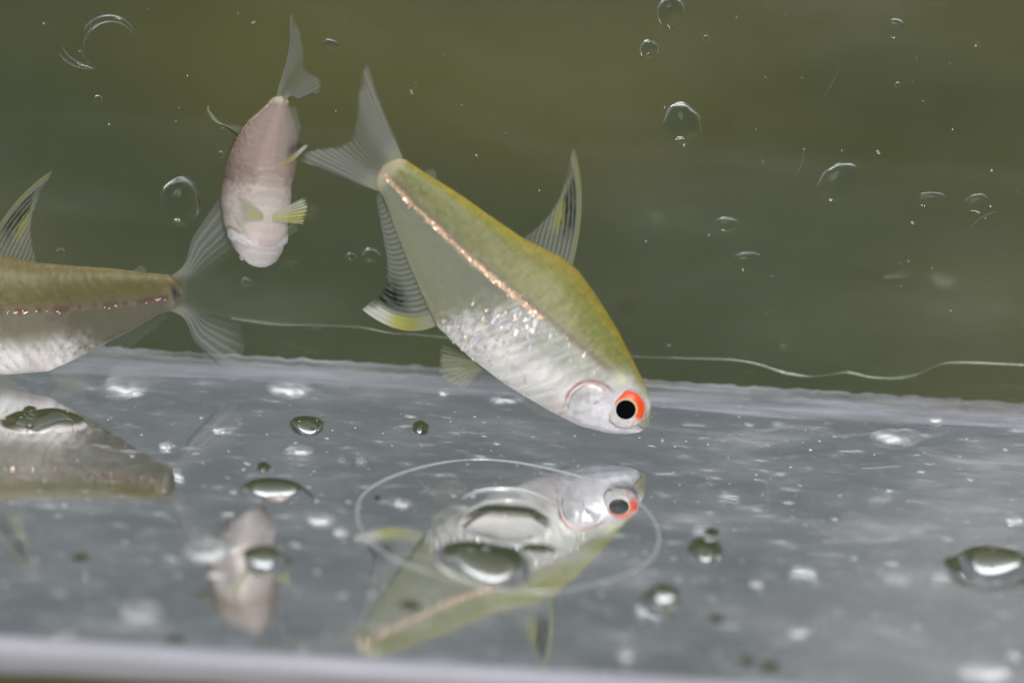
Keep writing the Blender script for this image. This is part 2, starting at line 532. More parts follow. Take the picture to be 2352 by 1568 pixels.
# floor pane with its wetted spots
def floor_mesh():
    nx, ny = 680, 280
    X = np.linspace(-XW, XW, nx + 1)
    Y = np.linspace(YF, YB, ny + 1)
    gx, gy = np.meshgrid(X, Y)
    wet = np.zeros_like(gx)
    for (cx, cy_, ax, ay, th, rad) in WET:
        dx, dy = gx - cx, gy - cy_
        c, s = math.cos(-th), math.sin(-th)
        u, v = (dx * c - dy * s) / ax, (dx * s + dy * c) / ay
        near = (np.abs(u) < 1.6) & (np.abs(v) < 1.6)
        idx = np.where(near)
        ph = np.arctan2(v[idx], u[idx])
        rr = np.hypot(u[idx], v[idx])
        R = np.vectorize(rad)(ph) if len(ph) else ph
        soft = 0.00012 / max(ax, ay)
        wet[idx] = np.maximum(wet[idx], 1 - sstep(0.90, 1.0, rr / R))
    n1 = nx + 1
    verts = np.stack([gx.ravel(), gy.ravel(), np.zeros(gx.size)], 1)
    i, j = np.meshgrid(np.arange(nx), np.arange(ny))
    a = (j * n1 + i).ravel()
    faces = np.stack([a, a + 1, a + 1 + n1, a + n1], 1)
    b0 = len(verts)
    bot = np.array([(-XW, YF, -.4 * MM), (XW, YF, -.4 * MM), (XW, YB, -.4 * MM), (-XW, YB, -.4 * MM)])
    verts = np.concatenate([verts, bot])
    faces = [tuple(f) for f in faces] + [(b0, b0 + 3, b0 + 2, b0 + 1)]
    fm = [0] * (len(faces) - 1) + [1]
    return mesh_obj('floor_pane', verts, faces, mats=[m_floor, m_clear], fmat=fm, alpha=np.concatenate([wet.ravel(), np.zeros(4)]))
child_world(floor_mesh())

# ------------------------------------------------------------------ thin beads of water: ring on the floor, wavy line on the wall, crescents
def tube(name, pts, radii, mat, closed=False, nseg=8, flat=None):
    pts = [Vector(p) for p in pts]
    n = len(pts)
    v, f = [], []
    for i, p in enumerate(pts):
        a = pts[(i - 1) % n] if closed or i else pts[0]
        b = pts[(i + 1) % n] if closed or i < n - 1 else pts[-1]
        t = (b - a).normalized()
        nrm = Vector(flat) if flat else Vector((0, 0, 1))
        side = t.cross(nrm).normalized()
        r = radii[i] if hasattr(radii, '__len__') else radii
        for k in range(nseg):
            an = 2 * math.pi * k / nseg
            v.append(p + side * (r * math.cos(an)) + nrm * (r * 0.6 * math.sin(an)))
    for i in range(n if closed else n - 1):
        for k in range(nseg):
            a0, a1 = i * nseg + k, i * nseg + (k + 1) % nseg
            b0, b1 = ((i + 1) % n) * nseg + k, ((i + 1) % n) * nseg + (k + 1) % nseg
            f.append((a0, a1, b1, b0))
    return mesh_obj(name, v, f, mat)
def smooth_poly(pts, per=10):
    pts = np.array(pts, float)
    out = []
    n = len(pts)
    for i in range(n - 1):
        p0, p1, p2, p3 = pts[max(i - 1, 0)], pts[i], pts[i + 1], pts[min(i + 2, n - 1)]
        for k in range(per):
            t = k / per
            out.append(0.5 * ((2 * p1) + (-p0 + p2) * t + (2 * p0 - 5 * p1 + 4 * p2 - p3) * t * t + (-p0 + 3 * p1 - 3 * p2 + p3) * t ** 3))
    out.append(pts[-1])
    return np.array(out)
ring_pts, ring_r = [], []
for k in range(180):
    a = 2 * math.pi * k / 180
    u, v = 347 * math.cos(a), 146 * math.sin(a)
    ring_pts.append(on_floor(1167 + u - 0.02 * v, 1206 + v + 0.085 * u + 3 * math.sin(5 * a + 1), 0.05 * MM))
    nz = float(vnoise(np.array([k * .11]), np.array([3.3]), 31)[0]) + .6 * float(vnoise(np.array([k * .4]), np.array([8.3]), 32)[0])
    ring_r.append(max(.03, 0.06 + 0.07 * abs(math.cos(a)) ** 1.5 + 0.045 * nz) * MM)
tag(tube('water_ring', ring_pts, ring_r, m_bead, closed=True), 'thin oval ring of water on the floor around the reflected fish', 'water ring')

for pts_, r_, lab in [  # pale bands of the distorted reflection, modelled as whitish arcs
    ([(1062, 1143), (1105, 1125), (1175, 1122), (1235, 1136), (1290, 1165)], .26, 'upper pale band of rippled reflection inside the water ring'),
    ([(1048, 1222), (1070, 1180), (1130, 1152), (1200, 1152), (1262, 1190)], .20, 'lower pale band of rippled reflection inside the water ring'),
]:
    pp = smooth_poly(pts_, 8)
    tag(tube('ripple_reflection', [on_floor(x, y, 0.06 * MM) for x, y in pp], [max(.02, r_ * math.sin(math.pi * (i + .5) / len(pp)) ** .8) * MM for i in range(len(pp))], m_ripple), lab, 'ripple')
for pts_ in [[(1925, 160), (1912, 190), (1894, 222)], [(1846, 342), (1842, 375), (1828, 402)], [(2230, 520), (2260, 496), (2290, 486)]]:
    child_world(tube('scratch', [at_depth(x, y, YB - .02 * MM) for x, y in smooth_poly(pts_, 6)], .022 * MM, m_line, flat=(0, 1, 0)))
for pts_ in [[(1690, 1165), (1755, 1160)], [(1730, 1100), (1760, 1108), (1764, 1160), (1755, 1200)], [(150, 1065), (210, 1108)], [(185, 1062), (240, 1100)], [(960, 1100), (1000, 1140)], [(965, 1135), (990, 1112)], [(1860, 1270), (1940, 1275)], [(1980, 1075), (2070, 1070)]]:
    child_world(tube('scratch', [on_floor(x, y, .03 * MM) for x, y in smooth_poly(pts_, 6)], .06 * MM, m_line))
line_px = smooth_poly([(-150, 690), (150, 700), (420, 716), (560, 735), (640, 745), (730, 747), (830, 752), (900, 765), (980, 770), (1200, 795), (1450, 818), (1560, 822), (1680, 826), (1740, 836), (1800, 855), (1860, 864), (1920, 858), (1950, 855), (2000, 866), (2060, 868), (2110, 858), (2150, 840), (2200, 832), (2352, 838), (2500, 846)], 8)
line_pts = [at_depth(x, y, YB - 0.03 * MM) for x, y in line_px]
tag(tube('water_line', line_pts[22:], [max(.03, 0.075 + 0.06 * math.sin(i * .23) * math.sin(i * .071 + 1)) * MM for i in range(len(line_pts) - 22)], m_line, flat=(0, 1, 0)),
    'wavy thin water line running across the back wall', 'water line')
def film_sheet():
    m, nt, out = new_mat('water_film')
    tc = N(nt, 'ShaderNodeTexCoord')
    na = N(nt, 'ShaderNodeTexNoise', i_Scale=24.0, i_Detail=6.0, i_Roughness=0.55)
    mp = N(nt, 'ShaderNodeMapping'); mp.inputs['Rotation'].default_value = (0, -0.6, 0); mp.inputs['Scale'].default_value = (0.6, 1, 1.8)
    L(nt, tc, 'Object', mp, 'Vector'); L(nt, mp, 'Vector', na, 'Vector')
    ra = ramp(nt, [(0.42, 0.0), (0.54, 0.05), (0.66, 0.19)])
    L(nt, na, 'Fac', ra, 'Fac')
    tr = N(nt, 'ShaderNodeBsdfTransparent')
    df = N(nt, 'ShaderNodeBsdfDiffuse'); df.inputs['Color'].default_value = (0.42, 0.43, 0.36, 1)
    mx = N(nt, 'ShaderNodeMixShader')
    L(nt, ra, 'Color', mx, 0); L(nt, tr, 0, mx, 1); L(nt, df, 0, mx, 2)
    L(nt, mx, 0, out, 'Surface')
    v, f = [], []
    n = len(line_pts)
    for p in line_pts:
        v.append((p.x, YB - 0.03 * MM, p.z)); v.append((p.x, YB - 0.03 * MM, ZTOP))
    for p in line_pts:
        v.append((p.x, YB - 0.005 * MM, p.z)); v.append((p.x, YB - 0.005 * MM, ZTOP))
    for i in range(n - 1):
        f.append((2 * i, 2 * i + 2, 2 * i + 3, 2 * i + 1))
    return child_world(mesh_obj('water_film', v, f, m))
film_sheet()

def crescent(px, py, rx, ry, a0, a1, thick, label):
    pts, rr = [], []
    for k in range(40):
        t = k / 39
        a = math.radians(a0 + (a1 - a0) * t)
        pts.append(at_depth(px + rx * math.cos(a), py - ry * math.sin(a), YB - 0.12 * MM))
        rr.append(max(0.03, thick * math.sin(math.pi * min(1, max(0, t))) ** 0.7) * MM)
    o = tube('water_crescent', pts, rr, m_water, flat=(0, 1, 0))
    tag(o, label, 'water mark', 'curved water marks in the upper left corner')
crescent(252, 105, 62, 62, 15, 225, 0.42, 'inner crescent of the curved water marks in the upper left corner')
crescent(225, 100, 88, 58, 165, 265, 0.36, 'outer crescent of the curved water marks in the upper left corner')

# tiny specks: micro bubbles and dirt on both panes
def specks():
    v, f = [], []
    def add(c, r, flat_axis):
        b = len(v)
        ex, ey = (Vector((1, 0, 0)), Vector((0, 0, 1))) if flat_axis == 'y' else (Vector((1, 0, 0)), Vector((0, 1, 0)))
        nn = Vector((0, -1, 0)) if flat_axis == 'y' else Vector((0, 0, 1))
        an = random.uniform(0, 3.14)
        st = random.choice((1, 1, 1.3, 2.2))
        d1 = ex * math.cos(an) + ey * math.sin(an)
        d2 = ey * math.cos(an) - ex * math.sin(an)
        for k in range(6):
            p = 2 * math.pi * k / 6
            v.append(c + d1 * (r * st * math.cos(p)) + d2 * (r * math.sin(p)))
        v.append(c + nn * r * 0.7)
        for k in range(6):
            f.append((b + k, b + (k + 1) % 6, b + 6))
    for _ in range(150):
        px, py = random.uniform(0, 2352), random.uniform(0, 800)
        if random.random() > 0.30 + 0.7 * (px / 2352): continue
        add(at_depth(px, py, YB - 0.02 * MM), random.choice((.04, .05, .06, .08, .12)) * MM * random.uniform(.7, 1.2), 'y')
    for _ in range(480):
        px, py = random.uniform(0, 2352), random.uniform(930, 1540)
        if py > 1440 + 0.065 * px: continue
        c = on_floor(px, py, 0.02 * MM)
        add(c, random.choice((.05, .06, .08, .1, .15)) * MM * random.uniform(.7, 1.3), 'z')
    for _ in range(150):                                   # flat irregular flecks lying on the floor
        px, py = random.uniform(0, 2352), random.uniform(930, 1530)
        if py > 1440 + 0.065 * px: continue
        c = on_floor(px, py, 0.02 * MM)
        b, r0, el, an = len(v), random.choice((.1, .14, .2, .32)) * MM, random.uniform(1, 3.2), random.uniform(-.5, .5)
        for k in range(9):
            p = 2 * math.pi * k / 9
            rr = r0 * random.uniform(.35, 1.2)
            x, y = rr * el * math.cos(p), rr * 1.3 * math.sin(p)
            v.append(c + Vector((x * math.cos(an) - y * math.sin(an), x * math.sin(an) + y * math.cos(an), 0)))
        v.append(c + Vector((0, 0, r0 * .4)))
        for k in range(9):
            f.append((b + k, b + (k + 1) % 9, b + 9))
    o = mesh_obj('micro_bubbles', v, f, m_bead)
    tag(o, 'fine pale specks and micro bubbles clinging to back wall and floor', 'bubbles', kind='stuff')
specks()

# ------------------------------------------------------------------ fish
def mat_body():
    m, nt, out = new_mat('fish_skin')
    at = N(nt, 'ShaderNodeAttribute', attribute_name='Col')
    me_ = N(nt, 'ShaderNodeAttribute', attribute_name='Metal')
    tc = N(nt, 'ShaderNodeTexCoord')
    n = N(nt, 'ShaderNodeTexNoise', i_Scale=2600.0, i_Detail=3.0)
    L(nt, tc, 'Object', n, 'Vector')
    rr = ramp(nt, [(0.3, 0.93), (0.7, 1.05)])
    L(nt, n, 'Fac', rr, 'Fac')
    mul = N(nt, 'ShaderNodeMixRGB', blend_type='MULTIPLY'); mul.inputs[0].default_value = 1
    L(nt, at, 'Color', mul, 1); L(nt, rr, 'Color', mul, 2)
    vo = N(nt, 'ShaderNodeTexVoronoi', i_Scale=1000.0)
    mp = N(nt, 'ShaderNodeMapping'); mp.inputs['Scale'].default_value = (1.0, 0.4, 0.8)
    L(nt, tc, 'Object', mp, 'Vector'); L(nt, mp, 'Vector', vo, 'Vector')
    bp = N(nt, 'ShaderNodeBump', i_Strength=0.10, i_Distance=0.0001)
    L(nt, vo, 'Distance', bp, 'Height')
    alp = N(nt, 'ShaderNodeAttribute', attribute_name='Alpha')
    p = N(nt, 'ShaderNodeBsdfPrincipled', i_Roughness=0.42)
    p.inputs['Specular IOR Level'].default_value = 0.35
    p.inputs['Subsurface Weight'].default_value = 0.0
    L(nt, mul, 'Color', p, 'Base Color'); L(nt, me_, 'Fac', p, 'Metallic'); L(nt, alp, 'Fac', p, 'Alpha'); L(nt, bp, 'Normal', p, 'Normal')
    L(nt, p, 0, out, 'Surface')
    return m
def mat_attr(name, rough, spec=0.5, metallic=0.0, coat=0.0):
    m, nt, out = new_mat(name)
    at = N(nt, 'ShaderNodeAttribute', attribute_name='Col')
    p = N(nt, 'ShaderNodeBsdfPrincipled', i_Roughness=rough, i_Metallic=metallic)
    p.inputs['Specular IOR Level'].default_value = spec
    p.inputs['Coat Weight'].default_value = coat
    L(nt, at, 'Color', p, 'Base Color')
    L(nt, p, 0, out, 'Surface')
    return m
def mat_fin():
    m, nt, out = new_mat('fin_membrane')
    at = N(nt, 'ShaderNodeAttribute', attribute_name='Col')
    al = N(nt, 'ShaderNodeAttribute', attribute_name='Alpha')
    d = N(nt, 'ShaderNodeBsdfDiffuse'); t = N(nt, 'ShaderNodeBsdfTranslucent'); tr = N(nt, 'ShaderNodeBsdfTransparent')
    L(nt, at, 'Color', d, 0); L(nt, at, 'Color', t, 0)
    a = N(nt, 'ShaderNodeMixShader'); a.inputs[0].default_value = 0.4
    L(nt, d, 0, a, 1); L(nt, t, 0, a, 2)
    b = N(nt, 'ShaderNodeMixShader')
    L(nt, al, 'Fac', b, 0); L(nt, tr, 0, b, 1); L(nt, a, 0, b, 2)
    L(nt, b, 0, out, 'Surface')
    return m
m_skin, m_fin = mat_body(), mat_fin()
m_eye = mat_attr('fish_eye', 0.35, 0.3, 0.0, 0.1)
m_gill = mat_attr('gill_silver', 0.36, 0.5, 0.28)
m_flake = mat_attr('painted_glint_flake', 0.32, 0.8, 0.25)  # mostly diffuse, so the sparkle sits in the flake colour
m_pupil, nt, out = new_mat('fish_pupil')
_p = N(nt, 'ShaderNodeBsdfPrincipled', i_Roughness=0.3); _p.inputs['Base Color'].default_value = (0.004, 0.004, 0.005, 1)
_p.inputs['Specular IOR Level'].default_value = 0.0
L(nt, _p, 0, out, 'Surface')

# --- the template is measured off the central fish, in its own sagittal plane
F_Y = on_floor(1488, 1036).y
NOSE = at_depth(1489, 976, F_Y)
F_N = Vector((0.02, -0.970, 0.225)).normalized()
TAIL = hit(881, 384, NOSE, F_N)
AX = (TAIL - NOSE).normalized()
SLEN = (TAIL - NOSE).length
DO = (UP - UP.dot(F_N) * F_N)
DO = (DO - DO.dot(AX) * AX).normalized()
LA = DO.cross(AX).normalized()          # local y
def st(px, py):
    d = hit(px, py, NOSE, F_N) - NOSE
    return d.dot(AX) / SLEN, d.dot(DO) / SLEN
def STs(pts):
    return np.array([st(*p) for p in pts])
TOP = STs([(1493, 958), (1496, 930), (1489, 900), (1480, 878), (1455, 828), (1420, 758), (1370, 678), (1330, 622), (1290, 590), (1200, 546), (1120, 491), (1050, 442), (980, 399), (930, 366), (906, 345)])
BOT = STs([(1483, 984), (1468, 992), (1440, 996), (1400, 994), (1330, 976), (1260, 941), (1160, 881), (1080, 821), (1003, 748), (975, 690), (940, 610), (905, 520), (882, 455), (858, 422)])
LINE = STs([(1430, 868), (1367, 815), (1290, 748), (1172, 655), (1124, 618), (1085, 588), (1023, 530), (950, 465), (885, 395)])
def prof(tab, s, s0, v0):
    t = tab[np.argsort(tab[:, 0])]
    xs = np.concatenate([[s0], t[:, 0]]); ys = np.concatenate([[v0], t[:, 1]])
    return np.interp(s, xs, ys)
sgrid = np.linspace(0, 1.0, 801)
_top = prof(TOP, sgrid, 0.0, 0.006); _bot = prof(BOT, sgrid, 0.0, -0.006)
_k = np.hanning(25); _k /= _k.sum()
def sm(a):
    p = np.concatenate([2 * a[0] - a[12:0:-1], a, 2 * a[-1] - a[-2:-14:-1]])
    return np.convolve(p, _k, 'valid')
_topS, _botS = sm(_top), sm(_bot)
bl = sstep(0.0, 0.05, sgrid)
_top = _top * (1 - bl) + _topS * bl; _bot = _bot * (1 - bl) + _botS * bl
_w = np.interp(sgrid, [0, .006, .02, .05, .1, .17, .25, .35, .45, .55, .7, .85, 1.0], [0.006, .016, .027, .042, .060, .075, .084, .087, .080, .066, .044, .026, .014])
_w = np.where(sgrid < .03, _w, sm(_w))
_e = np.sqrt(np.clip(1 - np.clip((sgrid - .968) / .034, 0, 1) ** 2, 0.02, 1))
_m = (_top + _bot) / 2
_top = _m + (_top - _m) * _e; _bot = _m + (_bot - _m) * _e; _w = _w * np.sqrt(_e)
_line = prof(LINE, sgrid, 0.0, 0.04)
f_top = lambda s: np.interp(s, sgrid, _top)
f_bot = lambda s: np.interp(s, sgrid, _bot)
f_w = lambda s: np.interp(s, sgrid, _w)
f_line = lambda s: np.interp(s, sgrid, _line)
def surf_y(s, t):
    c, h = (f_top(s) + f_bot(s)) / 2, (f_top(s) - f_bot(s)) / 2
    q = np.clip((t - c) / h, -1, 1)
    return f_w(s) * np.sqrt(np.clip(1 - q * q, 0, 1)) ** 0.95
EYE = st(1436, 928); GILL = st(1358, 918); SPOT = st(1424, 862)
PU = SLEN / 846.0       # metres per traced picture unit in the fish plane

def mixc(a, b, f):
    f = np.asarray(f)[..., None]
    return a * (1 - f) + np.asarray(b) * f
def skin_color(s, t, seed, pinkish=0.0, dots=0.0):
    top, bot, ln = f_top(s), f_bot(s), f_line(s)
    up = np.clip((t - ln) / np.maximum(top - ln, 1e-4), 0, 1)      # 0 at the lateral line, 1 at the back
    dn = np.clip((ln - t) / np.maximum(ln - bot, 1e-4), 0, 1)      # 1 at the belly
    n1 = vnoise(s * 60, t * 60, seed); n2 = vnoise(s * 170, t * 170, seed + 1); n3 = vnoise(s * 14, t * 14, seed + 2)
    col = np.zeros(s.shape + (3,))
    back = mixc(mixc(np.array([0.27, 0.27, 0.125]) + 0 * col, [0.215, 0.225, 0.066], sstep(0.1, .55, up)), [0.31, 0.255, 0.035], sstep(.72, .98, up))
    back = mixc(back, [0.27, 0.22, 0.055], 0.5 * sstep(.5, .9, up) * sstep(.25, .4, s) * (1 - sstep(.5, .65, s)))
    rear = mixc(np.array([0.33, 0.345, 0.265]) + 0 * col, [0.36, 0.37, 0.25], sstep(.3, .9, dn))
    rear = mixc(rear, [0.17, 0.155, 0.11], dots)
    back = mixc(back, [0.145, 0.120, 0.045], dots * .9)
    rear = mixc(rear, [0.34, 0.255, 0.22], pinkish)
    back = mixc(back, [0.27, 0.20, 0.075], pinkish * .7)
    bel = mixc(np.array([0.46, 0.47, 0.41]) + 0 * col, [0.80, 0.78, 0.76], sstep(.12, .65, dn))
    bel = mixc(bel, [0.60, 0.52, 0.48], pinkish * .8)
    # oblique rows of guanine in the silver flank
    row = np.sin((s * 1.0 + t * 0.45) * 200 + n1 * 2.2 + 3.0 * n3) * (0.5 + .6 * n3)
    bel = bel * (1 + (0.20 * (1 - pinkish) * vnoise((s + .45 * t) * 95, (t - .45 * s) * 13, seed + 7) + 0.17 * (1 - pinkish) * row * sstep(.05, .35, dn) * (1 - sstep(.55, .95, dn)) + 0.07 * n1)[..., None])
    bel = mixc(bel, [0.66, 0.55, 0.54], .5 * sstep(.2, .7, n3) * sstep(.5, .9, dn))
    # boundary of silver belly: slanting, ragged
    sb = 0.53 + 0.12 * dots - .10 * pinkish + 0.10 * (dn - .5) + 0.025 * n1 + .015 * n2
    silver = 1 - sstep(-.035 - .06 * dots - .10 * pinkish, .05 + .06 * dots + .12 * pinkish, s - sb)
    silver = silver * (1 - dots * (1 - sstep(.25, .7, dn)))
    low = mixc(rear, 1.0 * bel, silver)
    sc_ = np.sin(s * 190 + t * 160 + n1) * np.sin(s * 190 - t * 160)
    dots_ = sstep(.45, .8, vnoise(s * 420, t * 420, seed + 12))
    sc_, dots_ = sc_ * (1 - pinkish), dots_ * (1 - pinkish)
    back = back * (1 + .07 * sc_ + .07 * n1 - .22 * dots_)[..., None]
    myo = np.sin(s * 150 + np.abs(t - ln) * 95 + .5 * n1)
    rear = rear * (1 + .04 * sc_ + .055 * myo * (1 - pinkish) + .10 * n3 - .12 * dots_)[..., None]
    back = back * (1 + .035 * myo)[..., None]
    isup = sstep(-0.020, 0.030, t - ln)
    col = mixc(low, back, isup)
    # dark line just above the stripe, brown in front
    dk = np.exp(-((t - ln - 0.006) / 0.010) ** 2) * sstep(.14, .22, s)
    col = mixc(col, [0.20, 0.155, 0.105], dk * np.where(s < .5, .75, .5))
    # copper stripe over the rear half
    cs = np.exp(-((t - ln + 0.004 + .003 * n1) / (0.0042 + .0032 * sstep(.95, .6, s))) ** 2) * sstep(.42, .64, s)
    col = mixc(col, [0.88, 0.60, 0.42], np.clip(cs * (.75 + .25 * sstep(.55, .9, s) + .6 * n2), 0, 1) * (1 - dots))
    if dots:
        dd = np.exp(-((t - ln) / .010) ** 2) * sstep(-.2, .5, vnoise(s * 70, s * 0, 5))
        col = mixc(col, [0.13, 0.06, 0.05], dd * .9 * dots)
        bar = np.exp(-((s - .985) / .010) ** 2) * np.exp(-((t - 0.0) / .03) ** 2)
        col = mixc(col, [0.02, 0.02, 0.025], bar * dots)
    # tail root pale gold
    tr = sstep(.955, .985, s)
    col = mixc(col, [0.52, 0.47, 0.33], tr * (1 - dots) * .6)
    # head
    hd = 1 - sstep(.13, .22, s + 0.25 * np.clip(t, 0, .2))
    headc = mixc(np.array([0.70, 0.68, 0.72]) + 0 * col, [0.27, 0.25, 0.08], sstep(.035, .075, t - 0.10 * s + .01 * n1))
    headc = mixc(headc, [0.34, 0.31, 0.18], (1 - sstep(.015, .05, s)) * sstep(-.035, .0, t) * .9)
    headc = mixc(headc, [0.62, 0.545, 0.52], pinkish * .8)
    headc = headc * (1 + 0.10 * n1[..., None])
    col = mixc(col, headc, hd * (1 - isup * .35))
    sp = np.exp(-(((s - SPOT[0]) / .017) ** 2 + ((t - SPOT[1]) / .015) ** 2))
    col = mixc(col, [0.70, 0.74, 0.42], sp * .8)
    # mouth slit
    mo = np.exp(-((t + 0.012 + .12 * s) / .0022) ** 2) * (1 - sstep(.022, .032, s))
    col = mixc(col, [0.16, 0.13, 0.11], mo * .8)
    # reddish tissue behind the gill cover
    gd = np.hypot((s - GILL[0]) / .070, (t - GILL[1]) / .066)
    red = np.exp(-((gd - 1.02) / .055) ** 2) * sstep(.0, .8, (s - GILL[0]) / .07 + .5 * (t - GILL[1]) / .066)
    col = mixc(col, [0.36, 0.07, 0.08], np.clip(red * (1.0 + .5 * n1), 0, 1) * .95)
    # pale blush around the throat
    col = mixc(col, [0.66, 0.48, 0.48], .35 * (1 - sstep(.0, .09, np.abs(s - .20))) * sstep(.6, .95, dn))
    col = col * (1 + 0.05 * n2[..., None])
    metal = np.clip(0.15 * silver * (1 - isup) * sstep(.05, .3, dn) + .5 * cs * (1 - dots) + .2 * hd * (1 - isup), 0, .6)
    clear = sstep(-.02, .10, s - sb) * (1 - isup) * (1 - sstep(.94, .98, s)) * (1 - .8 * np.clip(cs, 0, 1)) * sstep(.02, .12, 1 - dn)
    clear = clear + .45 * isup * sstep(.5, .7, s) * (1 - sstep(.93, .97, s)) * (1 - sstep(.6, .9, up))
    return np.clip(col, 0.002, 0.92), metal, 1 - .42 * np.clip(clear, 0, 1) * (1 - .5 * pinkish)

def quad_lerp(base, mid, tip, nu, nv):
    U = np.linspace(0, 1, nu + 1)
    def res(p):
        p = np.array(p, float)
        d = np.concatenate([[0], np.cumsum(np.hypot(*np.diff(p, axis=0).T))]); d /= d[-1]
        return np.stack([np.interp(U, d, p[:, 0]), np.interp(U, d, p[:, 1])], 1)
    B, T = res(base), res(tip)
    M = res(mid) if mid is not None else (B + T) / 2
    V = np.linspace(0, 1, nv + 1)[:, None, None]
    C = 2 * M - 0.5 * (B + T)
    P = (1 - V) ** 2 * B + 2 * V * (1 - V) * C + V * V * T
    return P, *np.meshgrid(U, V.ravel())
def make_fish(label, matrix, size, seed, bend=None, pinkish=0.0, dots=0.0, glints=900, fin_scale=None, tail_curl=0.0, width=None, fin_alpha=1.0, dorsal_shift=0.0, anal_shift=0.0, tail_scale=1.0, dorsal_tilt=0.0, anal_tilt=0.0, tail_rot=0.0, anal_alpha=1.0, tail_spread=0.0, pelvic_shift=0.0):
    root = empty('fish', matrix)
    tag(root, label, 'fish', 'small silver fish swimming in the tank')
    bend = bend or (lambda s: 0 * s)
    width = width or (lambda s: 1.0)
    def pos(s, t, y):
        return np.stack([np.asarray(s) * size, (np.asarray(y) * width(np.asarray(s)) + bend(np.asarray(s))) * size, np.asarray(t) * size], -1)
    r = np.random.default_rng(seed)
    # body
    ns, nt_ = 300, 150
    ss = np.concatenate([0.06 * (1 - np.cos(np.linspace(0, np.pi / 2, 40))) , np.linspace(0.06, 1.0, ns - 39)[1:]])
    ss[0] = 0.0
    th = np.linspace(0, 2 * np.pi, nt_, endpoint=False)
    S, T_ = np.meshgrid(ss, th, indexing='ij')
    c, h = (f_top(S) + f_bot(S)) / 2, (f_top(S) - f_bot(S)) / 2
    z = c + h * np.cos(T_)
    sn = np.sin(T_)
    y = f_w(S) * np.sign(sn) * np.abs(sn) ** 0.95
    # raised rows of scales and the gill step give the flank some relief
    y += np.sign(sn) * 0.0008 * np.abs(sn) * vnoise(S * 90, z * 60, seed + 9)
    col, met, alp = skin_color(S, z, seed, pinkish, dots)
    P = pos(S, z, y).reshape(-1, 3)
    n0 = len(ss)
    faces = []
    for i in range(n0 - 1):
        for j in range(nt_):
            a, b = i * nt_ + j, i * nt_ + (j + 1) % nt_
            faces.append((a, b, b + nt_, a + nt_))
    ctr0 = len(P)
    P = np.concatenate([P, pos(np.array([-0.003]), np.array([0.0]), np.array([0.0])), pos(np.array([1.004]), np.array([(f_top(1.0) + f_bot(1.0)) / 2]), np.array([0.0]))])
    for j in range(nt_):
        faces.append((ctr0, (j + 1) % nt_, j))
        faces.append((ctr0 + 1, (n0 - 1) * nt_ + j, (n0 - 1) * nt_ + (j + 1) % nt_))
    cc = np.concatenate([col.reshape(-1, 3), [[.5, .48, .42], [.5, .45, .35]]])
    mesh_obj('body', P, faces, m_skin, root, cols=cc, metal=np.concatenate([met.ravel(), [0, 0]]), alpha=np.concatenate([alp.ravel(), [1, 1]]))
    for side in (1, -1):
        # eye: iris dome with the red upper crescent, pupil on top
        R = 47 * PU / SLEN
        ye = float(surf_y(EYE[0], EYE[1])) - 0.006 - .010 * pinkish
        nr, na = 18, 48
        v, f, colr = [], [], []
        for i in range(nr + 1):
            q = i / nr
            for k in range(na):
                a = 2 * math.pi * k / na
                ds, dt = R * q * math.cos(a), R * q * math.sin(a)     # ds>0 is tailwards
                v.append(pos(EYE[0] + ds, EYE[1] + dt, side * (ye + 0.019 / float(width(EYE[0])) * math.sqrt(max(0, 1 - (q * 0.98) ** 2)))))
                ang = math.degrees(math.atan2(math.sin(a - math.radians(78)), math.cos(a - math.radians(78))))
                rq = q * 47
                nz = random.uniform(.85, 1.1)
                base = np.array([0.66, 0.66, 0.68]) * nz
                if rq < 26: base = np.array([0.74, 0.72, 0.62]) * nz
                if rq > 30 and random.random() < .12 and abs(ang) > 95: base = np.array([0.75, 0.36, 0.16])
                wr = (1 - sstep(88, 112, abs(ang))) * sstep(24, 27, rq) * (1 - sstep(42, 45, rq))
                base = base * (1 - wr) + np.array([0.83, 0.075, 0.012]) * wr
                wo = (1 - sstep(85, 105, abs(ang))) * (np.exp(-((rq - 26) / 2.2) ** 2))
                base = base * (1 - wo * .7) + np.array([0.80, 0.34, 0.05]) * wo * .7
                rim = sstep(43, 46, rq)
                base = base * (1 - rim) + np.array([0.24, 0.22, 0.19]) * rim
                colr.append(base)
        for i in range(nr):
            for k in range(na):
                a, b = i * na + k, i * na + (k + 1) % na
                f.append((a, b, b + na, a + na))
        eye = mesh_obj('eye', v, f, m_eye, root, cols=np.array(colr))
        v, f = [], []
        Rp = 22.5 * PU / SLEN
        for i in range(9):
            q = i / 8
            for k in range(na):
                a = 2 * math.pi * k / na
                rr_ = Rp * q
                v.append(pos(EYE[0] + rr_ * math.cos(a), EYE[1] + rr_ * math.sin(a), side * (ye + (0.0185 + 0.0040 * math.sqrt(max(0, 1 - q * q))) / float(width(EYE[0])))))
        for i in range(8):
            for k in range(na):
                a, b = i * na + k, i * na + (k + 1) % na
                f.append((a, b, b + na, a + na))
        mesh_obj('pupil', v, f, m_pupil, eye)
        # gill cover
        v, f, colr = [], [], []
        nr, na = 16, 64
